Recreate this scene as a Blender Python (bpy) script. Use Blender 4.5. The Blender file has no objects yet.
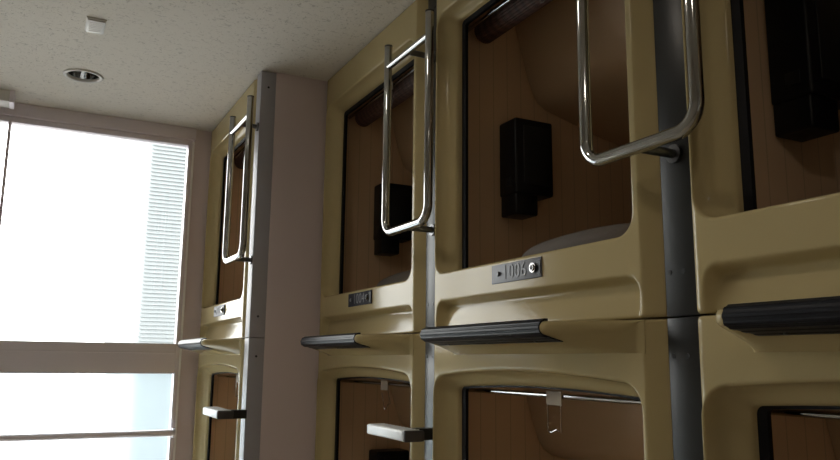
import bpy, bmesh, math, random
import numpy as np
from mathutils import Vector, Matrix

random.seed(4)
S = 1.1            # one layout unit in metres (distance from the eye to the capsule fronts)
EYE = 1.15         # eye height above the floor, metres
COL = bpy.context.scene.collection
PI = math.pi


def W(x, y, z):
    return Vector((x * S, y * S, EYE + z * S))


# ------------------------------------------------------------------ materials
def mat(name, col, rough=.5, metal=0., spec=.5, coat=0., bump=None, vary=None):
    m = bpy.data.materials.new(name)
    m.use_nodes = True
    nt = m.node_tree
    b = nt.nodes['Principled BSDF']
    b.inputs['Base Color'].default_value = (*col, 1)
    b.inputs['Roughness'].default_value = rough
    b.inputs['Metallic'].default_value = metal
    b.inputs['Specular IOR Level'].default_value = spec
    b.inputs['Coat Weight'].default_value = coat
    b.inputs['Coat Roughness'].default_value = .05
    tc = nt.nodes.new('ShaderNodeTexCoord')
    if bump:
        sc, st, dist = bump
        n = nt.nodes.new('ShaderNodeTexNoise')
        n.inputs['Scale'].default_value = sc
        n.inputs['Detail'].default_value = 3
        nt.links.new(tc.outputs['Object'], n.inputs['Vector'])
        bp = nt.nodes.new('ShaderNodeBump')
        bp.inputs['Strength'].default_value = st
        bp.inputs['Distance'].default_value = dist
        nt.links.new(n.outputs['Fac'], bp.inputs['Height'])
        nt.links.new(bp.outputs['Normal'], b.inputs['Normal'])
        if coat:
            nt.links.new(bp.outputs['Normal'], b.inputs['Coat Normal'])
    if vary:
        sc, col2 = vary
        n = nt.nodes.new('ShaderNodeTexNoise')
        n.inputs['Scale'].default_value = sc
        n.inputs['Detail'].default_value = 4
        nt.links.new(tc.outputs['Object'], n.inputs['Vector'])
        mx = nt.nodes.new('ShaderNodeMix')
        mx.data_type = 'RGBA'
        mx.inputs[6].default_value = (*col, 1)
        mx.inputs[7].default_value = (*col2, 1)
        nt.links.new(n.outputs['Fac'], mx.inputs[0])
        nt.links.new(mx.outputs[2], b.inputs['Base Color'])
    return m


M = {}
M['shell'] = mat('cream_gelcoat', (.49, .40, .215), .11, spec=.15, bump=(120, .10, .002), vary=(3, (.44, .355, .182)))
M['seal'] = mat('black_guide', (.008, .008, .010), .6, spec=.15)
M['rubber'] = mat('ribbed_rubber', (.014, .015, .020), .4, spec=.13)
M['chrome'] = mat('chrome', (.40, .40, .395), .08, metal=1)
M['dull_steel'] = mat('brushed_steel', (.16, .16, .165), .3, metal=1)
M['alu'] = mat('anodised_aluminium', (.02, .02, .019), .3, spec=.25, bump=(90, .05, .002))
M['corner'] = mat('grey_painted_steel', (.36, .35, .385), .45, spec=.6)
M['screw'] = mat('dark_screw', (.02, .02, .02), .4, metal=.5)
M['wall'] = mat('mauve_wallpaper', (.66, .56, .56), .8, bump=(160, .15, .002))
M['cream_wall'] = mat('cream_wall', (.76, .72, .66), .7)
M['floor'] = mat('brown_carpet', (.50, .44, .37), .95, bump=(300, .4, .003))
M['frame'] = mat('bronze_window_frame', (.72, .66, .70), .4, metal=.3)
M['frame_daylit'] = mat('daylit_window_bead', (.92, .91, .90), .4)  # daylight falling on the bead is put into its very pale colour
M['white'] = mat('white_plastic', (.62, .60, .56), .4)
M['tread'] = mat('pale_aluminium_tread', (.86, .88, .90), .35)
M['cap'] = mat('grey_plastic_cap', (.06, .055, .052), .5)
M['black'] = mat('black_plastic', (.0045, .005, .007), .4, spec=.3)
M['screen'] = mat('dark_grey_panel', (.011, .012, .013), .4, spec=.3)
M['plate'] = mat('engraved_plate', (.13, .132, .15), .5, metal=.1)
M['plate_dark'] = mat('dark_engraved_plate', (.03, .028, .038), .75, spec=.2)
M['digit'] = mat('engraved_digit', (.095, .10, .115), .4)
M['digit_light'] = mat('pale_digit', (.05, .047, .058), .4)
M['cloth'] = mat('grey_bedding', (.15, .13, .115), .9, bump=(40, .3, .01))
M['housing'] = mat('tan_moulding', (.52, .37, .235), .35, spec=.4)
M['tag'] = mat('beige_tag', (.40, .33, .25), .8)
M['building'] = mat('pale_render', (.185, .20, .205), .8)
M['louvre'] = mat('grey_louvre', (.145, .16, .165), .6)

# cabin lining: tan panels with vertical grooves every few centimetres
m = mat('tan_panelling', (.68, .48, .305), .42, spec=.35)
nt = m.node_tree
b = nt.nodes['Principled BSDF']
tc = nt.nodes.new('ShaderNodeTexCoord')
sx = nt.nodes.new('ShaderNodeSeparateXYZ')
nt.links.new(tc.outputs['Object'], sx.inputs[0])
mod = nt.nodes.new('ShaderNodeMath'); mod.operation = 'PINGPONG'; mod.inputs[1].default_value = .0275
nt.links.new(sx.outputs['X'], mod.inputs[0])
lt = nt.nodes.new('ShaderNodeMapRange'); lt.inputs[1].default_value = 0; lt.inputs[2].default_value = .0025
lt.inputs[3].default_value = .72; lt.inputs[4].default_value = 1
nt.links.new(mod.outputs[0], lt.inputs[0])
mx = nt.nodes.new('ShaderNodeMix'); mx.data_type = 'RGBA'; mx.blend_type = 'MULTIPLY'; mx.inputs[0].default_value = 1
mx.inputs[6].default_value = (.68, .48, .305, 1)
nt.links.new(lt.outputs[0], mx.inputs[7])
nt.links.new(mx.outputs[2], b.inputs['Base Color'])
M['lining'] = m

# rolled slatted blind
m = mat('reddish_slats', (.16, .06, .04), .6)
nt = m.node_tree
b = nt.nodes['Principled BSDF']
tc = nt.nodes.new('ShaderNodeTexCoord')
wv = nt.nodes.new('ShaderNodeTexWave'); wv.bands_direction = 'Y'; wv.inputs['Scale'].default_value = 9; wv.inputs['Distortion'].default_value = 2
nt.links.new(tc.outputs['Object'], wv.inputs['Vector'])
cr = nt.nodes.new('ShaderNodeValToRGB')
cr.color_ramp.elements[0].color = (.045, .02, .016, 1); cr.color_ramp.elements[1].color = (.10, .045, .032, 1)
nt.links.new(wv.outputs['Fac'], cr.inputs[0]); nt.links.new(cr.outputs[0], b.inputs['Base Color'])
M['blind'] = m

# fissured acoustic ceiling board
m = mat('fissured_ceiling_board', (.60, .565, .50), .9)
nt = m.node_tree
b = nt.nodes['Principled BSDF']
tc = nt.nodes.new('ShaderNodeTexCoord')
mp = nt.nodes.new('ShaderNodeMapping'); mp.inputs['Scale'].default_value = (1, 1.5, 1)
nt.links.new(tc.outputs['Object'], mp.inputs[0])
n1 = nt.nodes.new('ShaderNodeTexNoise'); n1.inputs['Scale'].default_value = 48; n1.inputs['Detail'].default_value = 2; n1.inputs['Distortion'].default_value = 1.2
n2 = nt.nodes.new('ShaderNodeTexVoronoi'); n2.inputs['Scale'].default_value = 130
nt.links.new(mp.outputs[0], n1.inputs['Vector']); nt.links.new(mp.outputs[0], n2.inputs['Vector'])
r1 = nt.nodes.new('ShaderNodeMapRange'); r1.inputs[1].default_value = .33; r1.inputs[2].default_value = .42
nt.links.new(n1.outputs['Fac'], r1.inputs[0])
r2 = nt.nodes.new('ShaderNodeMapRange'); r2.inputs[1].default_value = .12; r2.inputs[2].default_value = .3
nt.links.new(n2.outputs['Distance'], r2.inputs[0])
ml = nt.nodes.new('ShaderNodeMath'); ml.operation = 'MULTIPLY_ADD'; ml.inputs[1].default_value = .35
nt.links.new(r2.outputs[0], ml.inputs[0]); nt.links.new(r1.outputs[0], ml.inputs[2])
mx = nt.nodes.new('ShaderNodeMix'); mx.data_type = 'RGBA'
mx.inputs[6].default_value = (.50, .465, .415, 1); mx.inputs[7].default_value = (.74, .70, .63, 1)
nt.links.new(ml.outputs[0], mx.inputs[0]); nt.links.new(mx.outputs[2], b.inputs['Base Color'])
bp = nt.nodes.new('ShaderNodeBump'); bp.inputs['Strength'].default_value = .5; bp.inputs['Distance'].default_value = .004
nt.links.new(ml.outputs[0], bp.inputs['Height']); nt.links.new(bp.outputs[0], b.inputs['Normal'])
M['ceiling'] = m

# clear and frosted panes (thin single sheets)
m = bpy.data.materials.new('clear_glass'); m.use_nodes = True
nt = m.node_tree; nt.nodes.clear()
out = nt.nodes.new('ShaderNodeOutputMaterial')
tr = nt.nodes.new('ShaderNodeBsdfTransparent'); tr.inputs[0].default_value = (.95, .97, .97, 1)
gl = nt.nodes.new('ShaderNodeBsdfGlossy'); gl.inputs['Roughness'].default_value = .02
fr = nt.nodes.new('ShaderNodeFresnel'); fr.inputs[0].default_value = 1.45
ms = nt.nodes.new('ShaderNodeMixShader')
nt.links.new(fr.outputs[0], ms.inputs[0]); nt.links.new(tr.outputs[0], ms.inputs[1]); nt.links.new(gl.outputs[0], ms.inputs[2])
nt.links.new(ms.outputs[0], out.inputs[0])
M['glass'] = m
m = bpy.data.materials.new('frosted_glass'); m.use_nodes = True
nt = m.node_tree; nt.nodes.clear()
out = nt.nodes.new('ShaderNodeOutputMaterial')
tl = nt.nodes.new('ShaderNodeBsdfTranslucent'); tl.inputs[0].default_value = (.62, .70, .74, 1)
tr = nt.nodes.new('ShaderNodeBsdfRefraction'); tr.inputs[0].default_value = (.84, .90, .92, 1); tr.inputs['Roughness'].default_value = .3; tr.inputs['IOR'].default_value = 1.06
ms = nt.nodes.new('ShaderNodeMixShader'); ms.inputs[0].default_value = .05
nt.links.new(tr.outputs[0], ms.inputs[1]); nt.links.new(tl.outputs[0], ms.inputs[2])
nt.links.new(ms.outputs[0], out.inputs[0])
M['frosted'] = m


def emis(name, col, st):
    m = bpy.data.materials.new(name); m.use_nodes = True
    b = m.node_tree.nodes['Principled BSDF']
    b.inputs['Base Color'].default_value = (*col, 1)
    b.inputs['Emission Color'].default_value = (*col, 1)
    b.inputs['Emission Strength'].default_value = st
    return m


M['lamp_on'] = emis('lit_lamp', (1, .86, .66), 25)
M['lamp_off'] = mat('unlit_lamp_glass', (.8, .8, .78), .2)


# ------------------------------------------------------------------ object helpers
def tag(o, label=None, cat=None, group=None, kind=None):
    if label: o['label'] = label
    if cat: o['category'] = cat
    if group: o['group'] = group
    if kind: o['kind'] = kind
    return o


def empty(name, loc):
    o = bpy.data.objects.new(name, None)
    o.empty_display_size = .05
    COL.objects.link(o)
    o.location = loc
    return o


def mesh_obj(name, verts, faces, material, parent=None, loc=(0, 0, 0), smooth=False):
    me = bpy.data.meshes.new(name)
    me.from_pydata([tuple(v) for v in verts], [], faces)
    me.materials.append(material)
    me.update()
    if smooth:
        me.polygons.foreach_set('use_smooth', [True] * len(me.polygons))
    o = bpy.data.objects.new(name, me)
    COL.objects.link(o)
    o.location = loc
    if parent: o.parent = parent
    return o


def bm_obj(name, bm, material, parent=None, loc=(0, 0, 0), smooth=False):
    bmesh.ops.recalc_face_normals(bm, faces=bm.faces[:])
    me = bpy.data.meshes.new(name)
    bm.to_mesh(me); bm.free()
    me.materials.append(material)
    if smooth:
        me.polygons.foreach_set('use_smooth', [True] * len(me.polygons))
        me.set_sharp_from_angle(angle=math.radians(38))
    o = bpy.data.objects.new(name, me)
    COL.objects.link(o)
    o.location = loc
    if parent: o.parent = parent
    return o


def add_box(bm, x0, x1, y0, y1, z0, z1, bev=0.):
    """box in metres"""
    r = bmesh.ops.create_cube(bm, size=1)
    vs = r['verts']
    for v in vs:
        v.co = Vector(((x0 + x1) / 2 + v.co.x * (x1 - x0), (y0 + y1) / 2 + v.co.y * (y1 - y0), (z0 + z1) / 2 + v.co.z * (z1 - z0)))
    if bev:
        es = list({e for v in vs for e in v.link_edges})
        bmesh.ops.bevel(bm, geom=es, offset=bev, segments=3, profile=.5, affect='EDGES')


def box(name, b6, material, parent=None, bev=0., loc=(0, 0, 0)):
    bm = bmesh.new()
    add_box(bm, *b6, bev)
    return bm_obj(name, bm, material, parent, loc, smooth=bev > 0)


def wbox(name, x0, x1, y0, y1, z0, z1, material, bev=0., parent=None):
    """structure box given in layout units, world placed"""
    return box(name, (x0 * S, x1 * S, y0 * S, y1 * S, EYE + z0 * S, EYE + z1 * S), material, parent, bev)


def add_tube(bm, pts, r, seg=20, cap=True):
    pts = [Vector(p) for p in pts]
    rings = []
    n0 = None
    for i, p in enumerate(pts):
        if i == 0: t = pts[1] - pts[0]
        elif i == len(pts) - 1: t = pts[-1] - pts[-2]
        else: t = (pts[i + 1] - p).normalized() + (p - pts[i - 1]).normalized()
        t.normalize()
        if n0 is None:
            a = Vector((1, 0, 0)) if abs(t.x) < .9 else Vector((0, 1, 0))
            n0 = (a - t * a.dot(t)).normalized()
        else:
            n0 = (n0 - t * n0.dot(t)).normalized()
        bn = t.cross(n0)
        rings.append([bm.verts.new(p + (n0 * math.cos(2 * PI * k / seg) + bn * math.sin(2 * PI * k / seg)) * r) for k in range(seg)])
    for a, b_ in zip(rings, rings[1:]):
        for k in range(seg):
            bm.faces.new((a[k], a[(k + 1) % seg], b_[(k + 1) % seg], b_[k]))
    if cap:
        bm.faces.new(rings[0]); bm.faces.new(rings[-1])


def fillet(p0, p1, p2, r, n=8):
    """arc points rounding the corner p1"""
    p0, p1, p2 = Vector(p0), Vector(p1), Vector(p2)
    a = (p0 - p1).normalized(); c = (p2 - p1).normalized()
    s, e = p1 + a * r, p1 + c * r
    o = p1 + a * r + c * r
    out = []
    for i in range(n + 1):
        th = i / n * PI / 2
        out.append(o - c * r * math.cos(th) - a * r * math.sin(th))
    return out


def children(o):
    return [c for c in bpy.data.objects if c.parent == o]


def copy_tree(o, parent=None):
    kids = children(o)
    c = o.copy()
    COL.objects.link(c)
    c.parent = parent
    for ch in kids: copy_tree(ch, c)
    return c


# ------------------------------------------------------------------ the capsule front
AW = .859                       # module width (layout units)
UP0, UP1 = .085, 1.130          # upper module z range
LO0, LO1 = -.963, .081          # lower module z range


def rbox(a, z, a0, a1, z0, z1, r, arch=0.):
    """signed distance to a rounded box whose top droops by arch towards both ends"""
    am, hw = (a0 + a1) / 2, (a1 - a0) / 2
    zz = z + arch * np.clip(((a - am) / hw) ** 2, 0, 1.3) * np.clip((z - (z0 + z1) / 2) / ((z1 - z0) / 2), 0, 1.2)
    zm, hz = (z0 + z1) / 2, (z1 - z0) / 2
    qx = np.abs(a - am) - hw + r
    qz = np.abs(zz - zm) - hz + r
    return np.minimum(np.maximum(qx, qz), 0) + np.hypot(np.maximum(qx, 0), np.maximum(qz, 0)) - r


def sstep(x, e0, e1):
    t = np.clip((x - e0) / (e1 - e0), 0, 1)
    return t * t * (3 - 2 * t)


def build_front(name, z0, z1, lip, seal_o, seal_i, recess, parent, base_z, depth_seal=.055):
    """shell surface made of rings running from the module's outer rim to the opening, then back along the reveal"""
    n_a, n_z = 130, 150
    per = [(AW * i / n_a, z0) for i in range(n_a)] + [(AW, z0 + (z1 - z0) * i / n_z) for i in range(n_z)] \
        + [(AW * (1 - i / n_a), z1) for i in range(n_a)] + [(0, z1 - (z1 - z0) * i / n_z) for i in range(n_z)]
    outer = np.array(per)
    ca, cz = (lip[0] + lip[1]) / 2, (lip[2] + lip[3]) / 2
    cen = np.array([ca, cz])

    def boundary(spec, level):
        lo = np.zeros(len(outer)); hi = np.ones(len(outer))
        for _ in range(40):
            mid = (lo + hi) / 2
            p = cen + (outer - cen) * mid[:, None]
            inside = rbox(p[:, 0], p[:, 1], *spec) < level
            lo = np.where(inside, mid, lo); hi = np.where(inside, hi, mid)
        return cen + (outer - cen) * hi[:, None]

    def depth(p):
        a, z = p[:, 0], p[:, 1]
        d = np.zeros(len(a))
        t = np.clip(.042 - a, 0, 1); d += .60 * (t - .005 * (1 - np.exp(-t / .005)))                    # near edge falls back towards the post
        e = np.clip(a - (AW - .020), 0, .0199)
        d += .020 - np.sqrt(.020 ** 2 - e ** 2)                       # far edge rolls round
        for q in (z0, z1):
            e = np.clip(.007 - np.abs(z - q), 0, .0069)
            d += .007 - np.sqrt(.007 ** 2 - e ** 2)
        if recess is not None:
            s = rbox(a, z, *recess[:5])
            dz = recess[5] + (recess[6] - recess[5]) * np.clip((recess[3] - z) / (recess[3] - z0), 0, 1)
            d += dz * sstep(-s, -.003, .015)
        return d

    loops = []
    o = outer.copy()
    loops.append((o, np.full(len(o), .085)))
    loops.append((o, depth(o) + .010))
    rim = boundary(lip, .007)
    ns = 56
    for i in range(ns + 1):
        p = o + (rim - o) * (i / ns)
        loops.append((p, depth(p)))
    L0 = boundary(lip, 0)
    for k in range(1, 6):
        th = k / 5 * PI / 2
        p = rim + (L0 - rim) * math.sin(th)
        loops.append((p, np.full(len(o), .007 * (1 - math.cos(th)))))
    SO = boundary(seal_o, -.001)
    for f, dd in ((.07, .016), (.18, .026), (.42, .034), (.66, .039), (.86, .043), (.95, .048), (1, depth_seal)):
        p = L0 + (SO - L0) * f
        loops.append((p, np.full(len(o), dd)))
    n = len(outer)
    verts, faces = [], []
    for p, d in loops:
        for (a, z), x in zip(p, d):
            verts.append((x * S, a * S, (z - base_z) * S))
    for i in range(len(loops) - 1):
        for k in range(n):
            k2 = (k + 1) % n
            faces.append((i * n + k, (i + 1) * n + k, (i + 1) * n + k2, i * n + k2))
    mesh_obj(name, verts, faces, M['shell'], parent, smooth=True)
    # black guide frame round the opening
    SI = boundary(seal_i, 0)
    SO2 = boundary(seal_o, .004)
    verts, faces = [], []
    ring = [(SO2, depth_seal + .008), (SO2, depth_seal - .001), (SI, depth_seal - .001), (SI, depth_seal + .008)]
    for p, x in ring:
        for a, z in p: verts.append((x * S, a * S, (z - base_z) * S))
    for i in range(4):
        j = (i + 1) % 4
        for k in range(n):
            k2 = (k + 1) % n
            faces.append((i * n + k, j * n + k, j * n + k2, i * n + k2))
    mesh_obj('blind_guide', verts, faces, M['seal'], parent)


def cabin(parent, zlo, zhi, base_z, x1=1.78):
    """rounded cabin lining open towards the corridor"""
    a0, a1, r = .012, .847, .03
    pts = []
    for cx, cz, s in ((a1 - r, zhi - r, 0), (a0 + r, zhi - r, 1), (a0 + r, zlo + r, 2), (a1 - r, zlo + r, 3)):
        for k in range(7):
            th = (s + k / 6) * PI / 2
            pts.append((cx + r * math.cos(th), cz + r * math.sin(th)))
    n = len(pts)
    verts, faces = [], []
    for x, sh in ((.060, 0), (x1 - .02, 0), (x1, .012)):
        for a, z in pts:
            da = a + (sh if a < .4 else -sh); dz = z + (sh if z < (zlo + zhi) / 2 else -sh)
            verts.append((x * S, da * S, (dz - base_z) * S))
    for i in range(2):
        for k in range(n):
            k2 = (k + 1) % n
            faces.append((i * n + k, i * n + k2, (i + 1) * n + k2, (i + 1) * n + k))
    faces.append(tuple(2 * n + k for k in range(n)))
    o = mesh_obj('cabin_lining', verts, faces, M['lining'], parent)
    sm = o.modifiers.new('thickness', 'SOLIDIFY'); sm.thickness = .006; sm.offset = 1
    return o


def fittings(parent, dz, base_z):
    """control box on the far side wall and the overhead moulding; dz shifts from upper to lower module"""
    def L(x, a, z): return Vector(((x - 1) * S, (a - 0) * S, (z + dz - base_z) * S))
    y0 = 1.021
    # control box
    bm = bmesh.new()
    p0, p1 = L(1.217, 1.778 - y0, .484), L(1.352, 1.867 - y0, .712)
    add_box(bm, p0.x, p1.x, p0.y, p1.y, p0.z, p1.z, .008)
    p0, p1 = L(1.222, 1.786 - y0, .424), L(1.300, 1.867 - y0, .490)
    add_box(bm, p0.x, p1.x, p0.y, p1.y, p0.z, p1.z, .006)
    cb = bm_obj('control_box', bm, M['black'], parent, smooth=True)
    p0, p1 = L(1.245, 1.7755 - y0, .515), L(1.335, 1.781 - y0, .690)
    box('display_panel', (p0.x, p1.x, p0.y, p1.y, p0.z, p1.z), M['screen'], cb, .002)
    p0, p1 = L(1.2145, 1.80 - y0, .510), L(1.220, 1.83 - y0, .535)
    box('switch', (p0.x, p1.x, p0.y, p1.y, p0.z, p1.z), M['screen'], cb, .001)
    # overhead moulding
    prof = [(1.275, 1.068), (1.283, 1.03), (1.305, .95), (1.325, .88), (1.345, .828), (1.362, .803), (1.39, .785), (1.44, .772), (1.53, .748),
            (1.62, .725), (1.80, .70), (2.0, .70), (2.04, .72), (2.05, 1.068)]
    sec = [(a, 0.) for a in (.014, .845)]
    verts, faces = [], []
    n = len(prof)
    for a, _ in sec:
        for x, z in prof:
            v = L(x, a, z); verts.append(v)
    for k in range(n - 1):
        faces.append((k, k + 1, n + k + 1, n + k))
    faces.append(tuple(range(n))[::-1]); faces.append(tuple(range(n, 2 * n)))
    oh = mesh_obj('overhead_moulding', verts, faces, M['housing'], parent, smooth=True)
    oh.data.set_sharp_from_angle(angle=math.radians(60))
    p0, p1 = L(1.63, .30, .690), L(1.90, .70, .722)
    box('television_screen', (p0.x, p1.x, p0.y, p1.y, p0.z, p1.z), M['screen'], oh, .004)


def rail_and_hook(parent, zr, base_z, rolled, hook_a=.43, tilt=0.):
    xr = .100
    bm = bmesh.new()
    add_tube(bm, [(xr * S, .02 * S, (zr - base_z) * S), (xr * S, .842 * S, (zr - base_z) * S)], .0065 * S, 14)
    bm_obj('blind_rail', bm, M['chrome'], parent, smooth=True)
    if rolled:
        bm = bmesh.new()
        seg, y0, y1 = 28, .03 * S, .815 * S
        xc, zc = .148 * S, (zr - .004 - base_z) * S
        loops = []
        for y in (y0, y1):
            ring = []
            for k in range(seg * 2):
                th = PI * k / seg
                r = (.034 + (.0016 if k % 2 else 0)) * S
                ring.append(bm.verts.new((xc + r * math.cos(th), y, zc + r * math.sin(th))))
            loops.append(ring)
        nn = seg * 2
        for k in range(nn):
            bm.faces.new((loops[0][k], loops[0][(k + 1) % nn], loops[1][(k + 1) % nn], loops[1][k]))
        bm.faces.new(loops[0]); bm.faces.new(loops[1])
        bm_obj('rolled_blind', bm, M['blind'], parent)
    # beige loop of cloth carrying a wire hook
    bm = bmesh.new()
    x, y, z = (xr - .009) * S, hook_a * S, (zr - base_z) * S
    add_box(bm, x - .0015, x + .0015, y - .031, y + .031, z - .024, z + .012, .001)
    h = bm_obj('cloth_tab', bm, M['tag'], parent)
    bm = bmesh.new()
    w, d = .027, .066
    b0 = Vector((x, y, z - .022))
    q = [(0, -w, 0), (0, -w, -d), (0, -w * .3, -d + .005), (0, w * .5, -d - .003), (0, w, -d), (0, w, 0)]
    c, s_ = math.cos(tilt), math.sin(tilt)
    add_tube(bm, [b0 + Vector((p[0], p[1] * c + p[2] * s_, p[2] * c - p[1] * s_)) for p in q], .0013, 8)
    bm_obj('wire_hook', bm, M['chrome'], h, smooth=True)


def plate(parent, base_z, text, dark=False, digits='digit'):
    a0, a1, zz0, zz1 = .342, .545, .188, .233
    mp = M['plate_dark'] if dark else M['plate']
    o = box('number_plate', (-.003 * S, .001 * S, a0 * S, a1 * S, (zz0 - base_z) * S, (zz1 - base_z) * S), mp, parent, .0012)
    zc = ((zz0 + zz1) / 2 - base_z) * S
    # lock at the near end
    bm = bmesh.new()
    for r, t in ((.0125, .010), (.008, .013)):
        add_tube(bm, [(0, (a0 + .026) * S, zc), (-t, (a0 + .026) * S, zc)], r, 20)
    lk = bm_obj('lock', bm, M['chrome'], o, smooth=True)
    bm = bmesh.new()
    add_tube(bm, [(-.0128, (a0 + .026) * S, zc), (-.0136, (a0 + .026) * S, zc)], .0055, 16)
    bm_obj('keyhole', bm, M['black'], o)
    box('lock_backing', (-.0052, -.002, (a0 + .002) * S, (a0 + .020) * S, zc - .017, zc + .017), M['black'], o)
    bm = bmesh.new()
    add_tube(bm, [(-.001, (a1 - .030) * S, zc), (-.008, (a1 - .030) * S, zc)], .0065, 16)
    bm_obj('knob', bm, M['digit'], o, smooth=True)
    if text:
        cu = bpy.data.curves.new('engraved_number', 'FONT')
        cu.body = text; cu.size = .052; cu.extrude = .0006; cu.align_x = 'CENTER'; cu.align_y = 'CENTER'
        cu.space_character = 1.06
        tmp = bpy.data.objects.new('engraved_number', cu)
        COL.objects.link(tmp)
        bpy.context.view_layer.update()
        me = bpy.data.meshes.new_from_object(tmp.evaluated_get(bpy.context.evaluated_depsgraph_get()))
        bpy.data.objects.remove(tmp)
        me.materials.clear(); me.materials.append(M[digits])
        t = bpy.data.objects.new('engraved_number', me)
        COL.objects.link(t)
        t.matrix_local = Matrix(((0, 0, -1, -.0040), (-1, 0, 0, (a0 + a1) / 2 * S + .004), (0, 1, 0, zc), (0, 0, 0, 1)))
        t.parent = o
    return o


def ledge_profile(P, off=0.):
    """(out, z) points, out = distance in front of the shell face"""
    r = min(.013, max(P, .002) * .5)
    pts = [(-.02, .0805 + off)]
    c = (P - r, .0805 - r)
    for k in range(9):
        th = PI / 2 - k / 8 * (PI / 2 + 1.2)
        pts.append((c[0] + (r + off) * math.cos(th), c[1] + (r + off) * math.sin(th)))
    pts.append((0, .020 - off)); pts.append((-.02, .010 - off))
    return pts


def ledge_P(a):
    a_f0, a_f1, a_n0, a_n1 = .690, .740, .035, .178
    if a > a_f0: return .1225 * math.sqrt(max(0, 1 - ((a - a_f0) / (a_f1 - a_f0)) ** 2))
    if a < a_n1:
        t = max(0, (a - a_n0) / (a_n1 - a_n0))
        return .1225 * (t * t * (3 - 2 * t) * .55 + t * .45)
    return .1225


def ledge(parent, base_z):
    As = [.035 + .143 * i / 16 for i in range(17)] + [.25, .4, .6] + [.690 + .050 * math.sin(i / 16 * PI / 2) for i in range(17)]
    verts, faces = [], []
    n = None
    for a in As:
        pr = ledge_profile(ledge_P(a)); n = len(pr)
        for o, z in pr: verts.append((-o * S, a * S, (z - base_z) * S))
    for i in range(len(As) - 1):
        for k in range(n - 1):
            faces.append((i * n + k, i * n + k + 1, (i + 1) * n + k + 1, (i + 1) * n + k))
    faces.append(tuple(range(n))); faces.append(tuple((len(As) - 1) * n + k for k in range(n))[::-1])
    lg = mesh_obj('moulded_ledge', verts, faces, M['shell'], parent, smooth=True)
    lg.data.set_sharp_from_angle(angle=math.radians(50))
    # ribbed rubber nosing
    prof = []
    P, r = .12, .013
    c = (P - r, .0805 - r)
    tot = []
    for k in range(13):   # flat top
        tot.append((P - r - .005 * (1 - k / 12), .0805, 0, 1))
    for k in range(1, 25):
        th = PI / 2 - k / 24 * (PI / 2 + 1.2)
        tot.append((c[0] + r * math.cos(th), c[1] + r * math.sin(th), math.cos(th), math.sin(th)))
    e = tot[-1]
    for k in range(1, 15):
        f = k / 14
        tot.append((e[0] + (.072 - e[0]) * f, e[1] + (.0463 - e[1]) * f, .35, -.93))
    for i, (o, z, no, nz) in enumerate(tot):
        h = .0046 + (.0010 if (i % 6) < 3 else 0)
        prof.append((o + no * h, z + nz * h))
    inner = [(o, z) for o, z, _, _ in tot][::-1]
    loop = prof + inner
    n = len(loop)
    ys = [.188, .193, .682, .6875]
    verts, faces = [], []
    for j, a in enumerate(ys):
        for i, (o, z) in enumerate(loop):
            aa = a - ((.010 if j < 2 else .020) * max(0, .12 - o) / .05 if z < .062 else 0)
            verts.append((-o * S, aa * S, (z - base_z) * S))
    for j in range(3):
        for k in range(n):
            k2 = (k + 1) % n
            faces.append((j * n + k, j * n + k2, (j + 1) * n + k2, (j + 1) * n + k))
    faces.append(tuple(range(n))[::-1]); faces.append(tuple(3 * n + k for k in range(n)))
    rb = mesh_obj('rubber_nosing', verts, faces, M['rubber'], lg)
    bm = bmesh.new()
    for a in (.26, .44, .62):
        bm = bmesh.new()
        add_tube(bm, [(-.079 * S, a * S, (.0480 - base_z) * S), (-.0812 * S, a * S, (.0415 - base_z) * S)], .0035, 10)
        bm_obj('screw_head', bm, M['dull_steel'], lg)


# templates
upper = empty('sleeping_capsule', W(1, 1.021, UP0))
lip = (.058, .842, .243, 1.010, .045)
build_front('front_shell', UP0, UP1, lip, (.086, .787, .240, .984, .014), (.094, .767, .249, .968, .008),
            (.045, .832, UP0 - .10, .165, .035, .034, .014), upper, UP0)
cabin(upper, .20, 1.068, UP0)
fittings(upper, 0, UP0)
rail_and_hook(upper, .985, UP0, True)

lower = empty('sleeping_capsule', W(1, 1.021, LO0))
lip = (.052, .846, -.800, -.018, .048, .022)
build_front('front_shell', LO0, LO1, lip, (.086, .787, -.805, -.052, .014, .012), (.094, .767, -.790, -.057, .008, .012),
            (.045, .832, LO0 - .10, -.883, .035, .034, .014), lower, LO0)
cabin(lower, -.848, .020, LO0)
fittings(lower, -1.048, LO0)
ledge(lower, LO0)

CX = [None, .7343, 1.0, 1.0, 1.0]
CY = [None, 2.902, 1.960, 1.021, .082]
G_UP, G_LO = 'upper tier of sleeping capsules', 'lower tier of sleeping capsules'
ul = {3: 'upper cream sleeping capsule with the numbered grey plate reading 1006 on its sill',
      2: 'upper cream capsule between the mauve wall and the capsule numbered 1006',
      1: 'upper cream capsule farthest away, beside the bright window',
      4: 'upper cream capsule nearest the viewer at the right edge, largest dark opening'}
ll = {3: 'lower cream capsule directly beneath the one numbered 1006, wire hook in its opening',
      2: 'lower cream capsule beside the mauve wall, opening partly behind a fold-out step',
      1: 'lower cream capsule farthest away, beside the window and its handrail',
      4: 'lower cream capsule nearest the viewer, at the bottom right corner'}
caps = {}
for k in (3, 2, 1, 4):
    u = upper if k == 3 else copy_tree(upper)
    l = lower if k == 3 else copy_tree(lower)
    u.location = W(CX[k], CY[k], UP0); l.location = W(CX[k], CY[k], LO0)
    tag(u, ul[k], 'capsule bed', G_UP); tag(l, ll[k], 'capsule bed', G_LO)
    caps[k] = (u, l)
for k, tx, dk in ((3, '1006', False), (2, '1004', True), (1, '1002', False), (4, None, False)):
    plate(caps[k][0], UP0, tx, dk, 'digit_light' if dk else 'digit')
for k, tl in ((3, 0), (2, .45), (1, 0), (4, 0)):
    rail_and_hook(caps[k][1], -.0735, LO0, False, .43, tl)

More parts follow.
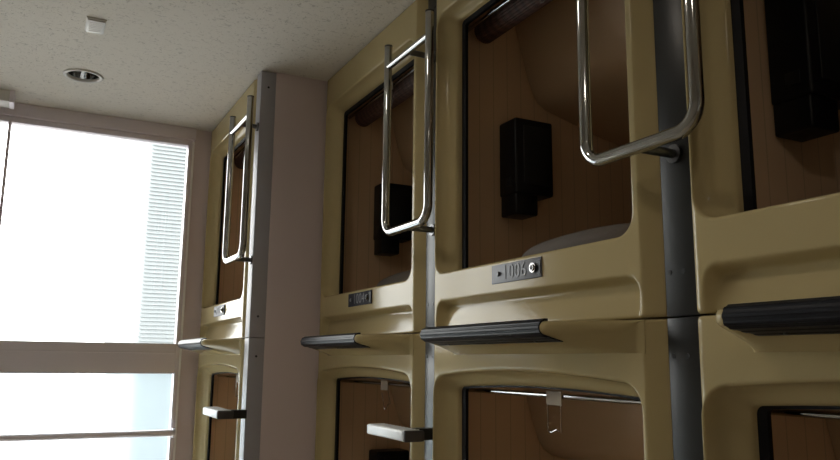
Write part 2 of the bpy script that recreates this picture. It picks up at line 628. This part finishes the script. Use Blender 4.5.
# ------------------------------------------------------------------ bedding in the upper capsules
def bedding(k, label, h=.135, sx=.30, sy=.33, x0=.40, a0=.42):
    """soft folded quilt / pillow: a squashed rounded pad with creases"""
    bm = bmesh.new()
    bmesh.ops.create_icosphere(bm, subdivisions=5, radius=1)
    for v in bm.verts:
        x, y, z = v.co
        q = lambda t, p: math.copysign(abs(t) ** p, t)
        x, y = q(x, .8), q(y, .8)
        z = q(z, .9)
        z += .05 * math.sin(4 * x + 2 * y) * math.cos(3 * y) if z > 0 else 0
        if z < 0: z *= .999
        v.co = Vector((x * sx * S, y * sy * S, max(z, -.92) * h / 2 * S))
    o = bm_obj('pillow', bm, M['cloth'], smooth=True)
    o.location = W(CX[k] + x0, CY[k] + a0, .2045 + h / 2 * .92)
    tag(o, label, 'pillow', 'grey pillows in the upper capsules')
    return o


bedding(3, 'grey pillow inside the upper capsule numbered 1006, below the black control box')
bedding(2, 'grey pillow inside the upper capsule next to the mauve wall')
bedding(4, 'dim grey pillow inside the nearest upper capsule at the right edge')

# ------------------------------------------------------------------ aluminium posts
def post(x, y0, y1, depth, label, side_screws=False):
    t = empty('aluminium_post', W(x, y0, -1.045))
    w = (y1 - y0) * S; H = (1.134 + 1.045) * S
    bm = bmesh.new()
    zs = (.083 + 1.045) * S
    add_box(bm, 0, depth * S, 0, w, 0, zs - .001, .0015)
    add_box(bm, 0, depth * S, 0, w, zs + .001, H - .002, .0015)
    bm_obj('channel', bm, M['corner'] if side_screws else M['alu'], t, smooth=True)
    zl = (.163, .015, 1.067, -.45, -.88)
    for z in zl:
        zz = (z + 1.045) * S
        if side_screws:
            pts = [((.50 * depth * S, -.0012, zz), (.50 * depth * S, .002, zz))]
        else:
            pts = [((-.0012, f * w, zz), (.002, f * w, zz)) for f in (.42, .83)]
        for a, b_ in pts:
            bm = bmesh.new(); add_tube(bm, [a, b_], .0048, 12)
            bm_obj('screw', bm, M['screw'], t)
    tag(t, label, 'post', 'metal posts between the capsules')
    return t


post(1.020, .943, 1.0195, .20, 'wide dark grey metal post between the capsule numbered 1006 and the nearest capsule')
post(1.020, 1.882, 1.9585, .20, 'narrow pale grey metal post left of the capsule numbered 1006')
post(.7365, 2.836, 2.898, .060, 'grey metal corner post at the end of the mauve wall, farthest of the three', True)


# ------------------------------------------------------------------ chrome grab rails
def grab_rail(xp, yc, xpost, label):
    """U-shaped tube rail hanging off its post; xp = plane of the loop"""
    t = empty('grab_rail', W(xpost, yc, .365))
    hw, r = .138 * S, .0122 * S
    ox = (xp - xpost) * S
    zt, zb, zx = (.972 - .365) * S, (.378 - .365) * S, (.905 - .365) * S
    bm = bmesh.new()
    A, B, C, D = (ox, hw, zt), (ox, hw, zb), (ox, -hw, zb), (ox, -hw, zt)
    pts = [Vector(A)] + fillet(A, B, C, .045 * S, 10) + fillet(B, C, D, .045 * S, 10) + [Vector(D)]
    add_tube(bm, pts, r, 24)
    bm_obj('tube', bm, M['chrome'], t, smooth=True)
    bm = bmesh.new()
    add_tube(bm, [(ox, hw, zx), (ox, -hw, zx)], r * .82, 20)
    bm_obj('crossbar', bm, M['chrome'], t, smooth=True)
    for y in (hw, -hw):
        bm = bmesh.new()
        add_tube(bm, [(ox, y, zt - .001), (ox, y, zt + .004)], r * 1.04, 20)
        bm_obj('end_cap', bm, M['cap'], t, smooth=True)
    for z in (zb - .001, zx):
        bm = bmesh.new()
        add_tube(bm, [(ox, 0, z), (-.001, 0, z)], r * .72, 16)
        add_tube(bm, [(-.007, 0, z), (-.0005, 0, z)], .019, 20)
        bm_obj('bracket', bm, M['dull_steel'], t, smooth=True)
    tag(t, label, 'grab rail', 'chrome grab rails beside the upper capsules')


grab_rail(.930, .981, 1.020, 'largest chrome U-shaped grab rail, in front of the capsule numbered 1006 at upper right')
grab_rail(.930, 1.914, 1.020, 'chrome U-shaped grab rail on the narrow pale post left of the capsule numbered 1006')
grab_rail(.668, 2.855, .7365, 'farthest and smallest chrome U-shaped grab rail, near the window')


# ------------------------------------------------------------------ fold-out steps
def step(xp, yc, xpost, label):
    t = empty('fold_out_step', W(xpost, yc, -.187))
    x0, x1 = (xp - xpost) * S, (xp + .056 - xpost) * S
    hl, hz = .122 * S, .0135 * S
    bm = bmesh.new()
    add_box(bm, x0, x1, -hl + .012, hl, -hz, hz, .005)
    bm_obj('tread', bm, M['tread'], t, smooth=True)
    bm = bmesh.new()
    for i in range(11):
        y = -hl + .022 + i * (2 * hl - .035) / 10
        add_box(bm, x0 + .006, x1 - .006, y - .004, y + .004, hz - .001, hz + .0018)
    bm_obj('tread_ribs', bm, M['tread'], t)
    bm = bmesh.new()
    add_box(bm, x0 - .0008, x1 + .0008, -hl - .003, -hl + .0125, -hz - .0008, hz + .0008, .0055)
    bm_obj('end_cap', bm, M['cap'], t, smooth=True)
    bm = bmesh.new()
    add_box(bm, x1 - .002, -.0015, -.022, .022, -.024, .010, .002)
    bm_obj('bracket', bm, M['alu'], t, smooth=True)
    tag(t, label, 'step', 'fold-out steps on the posts')


step(.872, 1.905, 1.020, 'pale metal fold-out step on the pale post left of the capsule numbered 1006')
step(.606, 2.830, .7365, 'pale metal fold-out step on the farthest corner post near the window')

# ------------------------------------------------------------------ room shell
XL, YB, YW = -.86, -2.6, 3.785
FL, CE = -1.0455, 1.1365


def struct(o):
    o['kind'] = 'structure'
    return o


struct(wbox('floor', XL - .1, 3.0, YB - .1, YW + .12, FL - .05, FL, M['floor']))
# ceiling with two round holes for the downlights
LAMPS = [(.112, 3.250), (.135, 1.575), (.135, -.10)]  # the last position holds an added fill lamp
bm = bmesh.new()
x0, x1, y0, y1 = (XL - .1) * S, 3.0 * S, (YB - .1) * S, (YW + .12) * S
zc = EYE + CE * S
ys = [y0] + [v for L_ in sorted(LAMPS, key=lambda q: q[1]) for v in ((L_[1] - .09) * S, (L_[1] + .09) * S)] + [y1]


def quad(a, b_, c, d):
    bm.faces.new((bm.verts.new((a, c, zc)), bm.verts.new((b_, c, zc)), bm.verts.new((b_, d, zc)), bm.verts.new((a, d, zc))))


for i in range(len(ys) - 1):
    if i % 2 == 0:
        quad(x0, x1, ys[i], ys[i + 1])
    else:
        lx, ly = sorted(LAMPS, key=lambda q: q[1])[i // 2]
        h = .09 * S; cx, cy = lx * S, ly * S
        quad(x0, cx - h, cy - h, cy + h); quad(cx + h, x1, cy - h, cy + h)
        N = 48
        ci, sq = [], []
        for k in range(N):
            th = 2 * PI * k / N
            c_, s_ = math.cos(th), math.sin(th)
            ci.append(bm.verts.new((cx + .062 * S * c_, cy + .062 * S * s_, zc)))
            f = h / max(abs(c_), abs(s_))
            sq.append(bm.verts.new((cx + f * c_, cy + f * s_, zc)))
        for k in range(N):
            bm.faces.new((ci[k], ci[(k + 1) % N], sq[(k + 1) % N], sq[k]))
for f in bm.faces: f.normal_update()
me = bpy.data.meshes.new('ceiling'); bm.to_mesh(me); bm.free()
me.materials.append(M['ceiling'])
ce = bpy.data.objects.new('ceiling', me); COL.objects.link(ce); struct(ce)
struct(wbox('trim_1', XL - .1, 3.0, YB - .1, YW + .12, CE + .12, CE + .16, M['cream_wall']))   # slab above the ceiling boards

struct(wbox('wall_left', XL - .08, XL, YB, YW + .1, FL, CE, M['cream_wall']))
struct(wbox('wall_back', XL, 3.0, YB - .1, YB, FL, CE, M['cream_wall']))
struct(wbox('wall_right', 1.0, 1.08, YB, .078, FL, CE, M['cream_wall']))
struct(wbox('wall_recess', .7965, 2.9, 2.836, 2.896, FL, CE, M['wall']))
# window wall round the opening
WX0, WX1, WZ0, WZ1 = -.775, .662, -.86, 1.100
struct(wbox('wall_window', WX1, 3.0, YW - .003, YW + .12, FL, CE, M['wall']))
struct(wbox('wall_below_window', XL, WX1, YW - .003, YW + .12, FL, WZ0, M['wall']))
struct(wbox('wall_beside_window', XL, WX0, YW - .003, YW + .12, WZ0, CE, M['wall']))
struct(wbox('wall_above_window', WX0, WX1, YW - .003, YW + .12, WZ1, CE, M['wall']))
struct(wbox('wall_outer', 2.86, 3.0, YB, YW, FL, CE, M['cream_wall']))
struct(wbox('trim_2', 1.012, 1.1, .085, 2.83, FL, -.966, M['frame']))
struct(wbox('trim_3', .748, .82, 2.90, 3.78, FL, -.966, M['frame']))

# window
win = empty('window_1', W((WX0 + WX1) / 2, YW, WZ0)); struct(win)


def wpart(name, x0, x1, y0, y1, z0, z1, m_, bev=.003):
    o = wbox(name, x0, x1, y0, y1, z0, z1, m_, bev)
    o.parent = win
    o.matrix_parent_inverse = Matrix.Translation(-Vector(win.location))
    return o


fy0, fy1 = YW - .012, YW + .045
wpart('window_frame', WX0, WX1 - .034 + .022, fy0, fy1, 1.048, WZ1 - .001, M['frame'])        # head
wpart('window_frame', WX0, WX1, YW - .030, YW + .01, 1.075, 1.1355, M['frame'])              # head casing
wpart('window_frame', .632, .651, fy0, fy1, WZ0, 1.060, M['frame'])                           # right stile
wpart('window_bead', .651, .661, YW - .010, YW + .03, WZ0, 1.070, M['frame_daylit'], .001)
wpart('window_frame', WX0, WX0 + .03, fy0, fy1, WZ0, 1.060, M['frame'])
wpart('transom', WX0 + .03, .632, YW - .016, fy1, -.066, .074, M['frame'])
wpart('transom_groove', WX0 + .03, .632, YW - .020, YW - .014, .028, .034, M['frame'], .001)
wpart('window_frame', WX0 + .03, .632, fy0, fy1, WZ0, WZ0 + .04, M['frame'])
wpart('mullion', -.158, -.146, fy0, fy1, .074, 1.05, M['frame'])
wpart('mullion', -.163, -.141, fy0, fy1, WZ0 + .04, -.066, M['frame'])
wpart('glass_pane', -.141, .632, YW + .018, YW + .022, .074, 1.048, M['glass'], 0)
wpart('glass_pane', WX0 + .03, -.163, YW + .018, YW + .022, .074, 1.048, M['glass'], 0)
wpart('frosted_pane', -.141, .632, YW + .018, YW + .0181, WZ0 + .04, -.066, M['frosted'], 0)
wpart('frosted_pane', WX0 + .03, -.163, YW + .018, YW + .0181, WZ0 + .04, -.066, M['frosted'], 0)

# handrail across the lower pane
hr = empty('safety_rail', W(.645, 3.735, -.333))
bm = bmesh.new()
add_tube(bm, [(-1.395 * S, 0, 0), (-.004, 0, 0)], .0155 * S, 20)
bm_obj('tube', bm, M['frame'], hr, smooth=True)
bm = bmesh.new()
add_tube(bm, [(-.012, 0, 0), (.0, 0, 0)], .022 * S, 20)
add_box(bm, -.008, .0, -.01, .041, -.02, .02, .001)
bm_obj('flange', bm, M['frame'], hr, smooth=True)
bm = bmesh.new()
add_tube(bm, [(-1.400 * S, 0, 0), (-1.39 * S, 0, 0)], .022 * S, 20)
add_box(bm, -1.40 * S, -1.40 * S + .008, -.01, .041, -.02, .02, .001)
bm_obj('flange', bm, M['frame'], hr, smooth=True)
tag(hr, 'round metal safety rail across the lower frosted window pane', 'handrail')

# pale blind box under the ceiling left of the mullion
bx = empty('blind_box', W(-.45, 3.64, 1.085))
box('casing', (-.30 * S, .293 * S, -.05 * S, .05 * S, .001, (.051) * S), M['white'], bx, .003)
box('end_plate', (.293 * S, .312 * S, -.052 * S, .052 * S, -.002, .051 * S), M['frame'], bx, .002)
tag(bx, 'pale box fixed under the ceiling at the far left, above the window', 'blind box')


# ------------------------------------------------------------------ ceiling things
def downlight(x, y, lit, label):
    t = empty('downlight', W(x, y, CE))
    N = 48

    def lathe(name, prof, m_):
        verts, faces = [], []
        for r, z in prof:
            for k in range(N):
                th = 2 * PI * k / N
                verts.append((r * S * math.cos(th), r * S * math.sin(th), z * S))
        for i in range(len(prof) - 1):
            for k in range(N):
                faces.append((i * N + k, i * N + (k + 1) % N, (i + 1) * N + (k + 1) % N, (i + 1) * N + k))
        return mesh_obj(name, verts, faces, m_, t, smooth=True)
    lathe('trim_ring', [(.076, -.0003), (.0755, -.004), (.070, -.0065), (.062, -.005), (.060, .001), (.0595, .006)], M['white'])
    lathe('reflector', [(.0595, .006), (.058, .020), (.053, .040), (.044, .062), (.030, .080), (.012, .088)], M['chrome'])
    lathe('lamp', [(.001, .030), (.012, .031), (.020, .036), (.024, .046), (.022, .060), (.014, .074), (.012, .088)], M['lamp_on'] if lit else M['lamp_off'])
    tag(t, label, 'ceiling light')


downlight(*LAMPS[0], False, 'round recessed downlight with white rim and silver reflector in the ceiling near the window')
downlight(*LAMPS[1], True, 'lit round recessed downlight in the ceiling in front of the capsule numbered 1006')
downlight(*LAMPS[2], True, 'added fill lamp built like a round downlight, unseen in the ceiling behind the viewer')  # unseen lamp, added as fill light for the corridor
for lx, ly in LAMPS[1:]:  # first spot serves the downlight, second is added fill behind the viewer
    ld = bpy.data.lights.new('downlight_and_fill_beam', 'SPOT')
    ld.energy = 4.2; ld.color = (1, .90, .78); ld.spot_size = math.radians(165); ld.spot_blend = .6; ld.shadow_soft_size = .035
    lo = bpy.data.objects.new('downlight_and_fill_beam', ld); COL.objects.link(lo)
    lo.location = W(lx, ly, CE - .012)
dt = empty('ceiling_sensor', W(.117, 2.708, CE))
box('base', (-.031 * S, .031 * S, -.058 * S, .058 * S, -.006, -.0003), M['white'], dt, .001)
box('cover', (-.028 * S, .028 * S, -.054 * S, .054 * S, -.012, -.006), M['white'], dt, .002)
bm = bmesh.new()
for i in range(6):
    y = (-.035 + i * .014) * S
    add_box(bm, -.020 * S, .020 * S, y - .002, y + .002, -.0128, -.0115)
bm_obj('grille', bm, M['cream_wall'], dt)
tag(dt, 'small white rectangular sensor box on the ceiling, nearer than the downlight', 'ceiling sensor')

# ------------------------------------------------------------------ building across the street
bd = empty('building', (1.75, 15.0, -9))
box('facade', (0, 12, 0, 6, 0, 19), M['building'], bd)
bm = bmesh.new()
for i in range(150):
    z = 5.0 + i * .075
    add_box(bm, .1, 9, -.03, -.01, z, z + .025)
bm_obj('louvres', bm, M['louvre'], bd)
tag(bd, 'pale building with fine horizontal louvres seen through the clear window', 'building')

# ------------------------------------------------------------------ light
sc = bpy.context.scene
w = bpy.data.worlds.new('sky'); sc.world = w; w.use_nodes = True
nt = w.node_tree
bg = nt.nodes['Background']
tc = nt.nodes.new('ShaderNodeTexCoord')
sp = nt.nodes.new('ShaderNodeSeparateXYZ'); nt.links.new(tc.outputs['Generated'], sp.inputs[0])
cr = nt.nodes.new('ShaderNodeValToRGB')
cr.color_ramp.elements[0].position = .40; cr.color_ramp.elements[0].color = (.30, .30, .30, 1)
cr.color_ramp.elements[1].position = .56; cr.color_ramp.elements[1].color = (1, 1, 1, 1)
mr = nt.nodes.new('ShaderNodeMapRange'); mr.inputs[1].default_value = -1; mr.inputs[2].default_value = 1
nt.links.new(sp.outputs['Z'], mr.inputs[0]); nt.links.new(mr.outputs[0], cr.inputs[0])
mc = nt.nodes.new('ShaderNodeMix'); mc.data_type = 'RGBA'; mc.blend_type = 'MULTIPLY'; mc.inputs[0].default_value = 1
mc.inputs[7].default_value = (1, .985, .96, 1)
nt.links.new(cr.outputs[0], mc.inputs[6]); nt.links.new(mc.outputs[2], bg.inputs[0])
bg.inputs['Strength'].default_value = 7.0

for zc_, h_ in ((.56, .97), (-.44, .76)):
    ld = bpy.data.lights.new('window_portal', 'AREA')
    ld.shape = 'RECTANGLE'; ld.size = 1.40 * S; ld.size_y = h_ * S
    ld.cycles.is_portal = True
    lo = bpy.data.objects.new('window_portal', ld); COL.objects.link(lo)
    lo.location = W(-.056, YW + .06, zc_)
    lo.rotation_euler = (-PI / 2, 0, 0)

# ------------------------------------------------------------------ camera
fpx = 760.
Yv = Vector((-395, -128, -fpx)).normalized()
Zv = Vector((45, 4380, -fpx)).normalized()
Zv = (Zv - Yv * Yv.dot(Zv)).normalized()
Xv = Yv.cross(Zv)
R = Matrix((Xv, Yv, Zv))          # camera axes -> world
cd = bpy.data.cameras.new('camera'); cam = bpy.data.objects.new('camera', cd); COL.objects.link(cam)
cd.sensor_width = 36; cd.sensor_fit = 'HORIZONTAL'; cd.lens = fpx / 840 * 36
cd.clip_start = .02; cd.clip_end = 200
cam.matrix_world = Matrix.Translation((0, 0, EYE)) @ R.to_4x4()
sc.camera = cam

sc.view_settings.view_transform = 'Standard'
sc.view_settings.look = 'None'
sc.view_settings.exposure = .5
sc.view_settings.gamma = 1
sc.view_settings.use_curve_mapping = False
sc.cycles.max_bounces = 10
sc.cycles.diffuse_bounces = 6
sc.cycles.glossy_bounces = 5
sc.cycles.sample_clamp_indirect = 6
sc.cycles.use_denoising = True
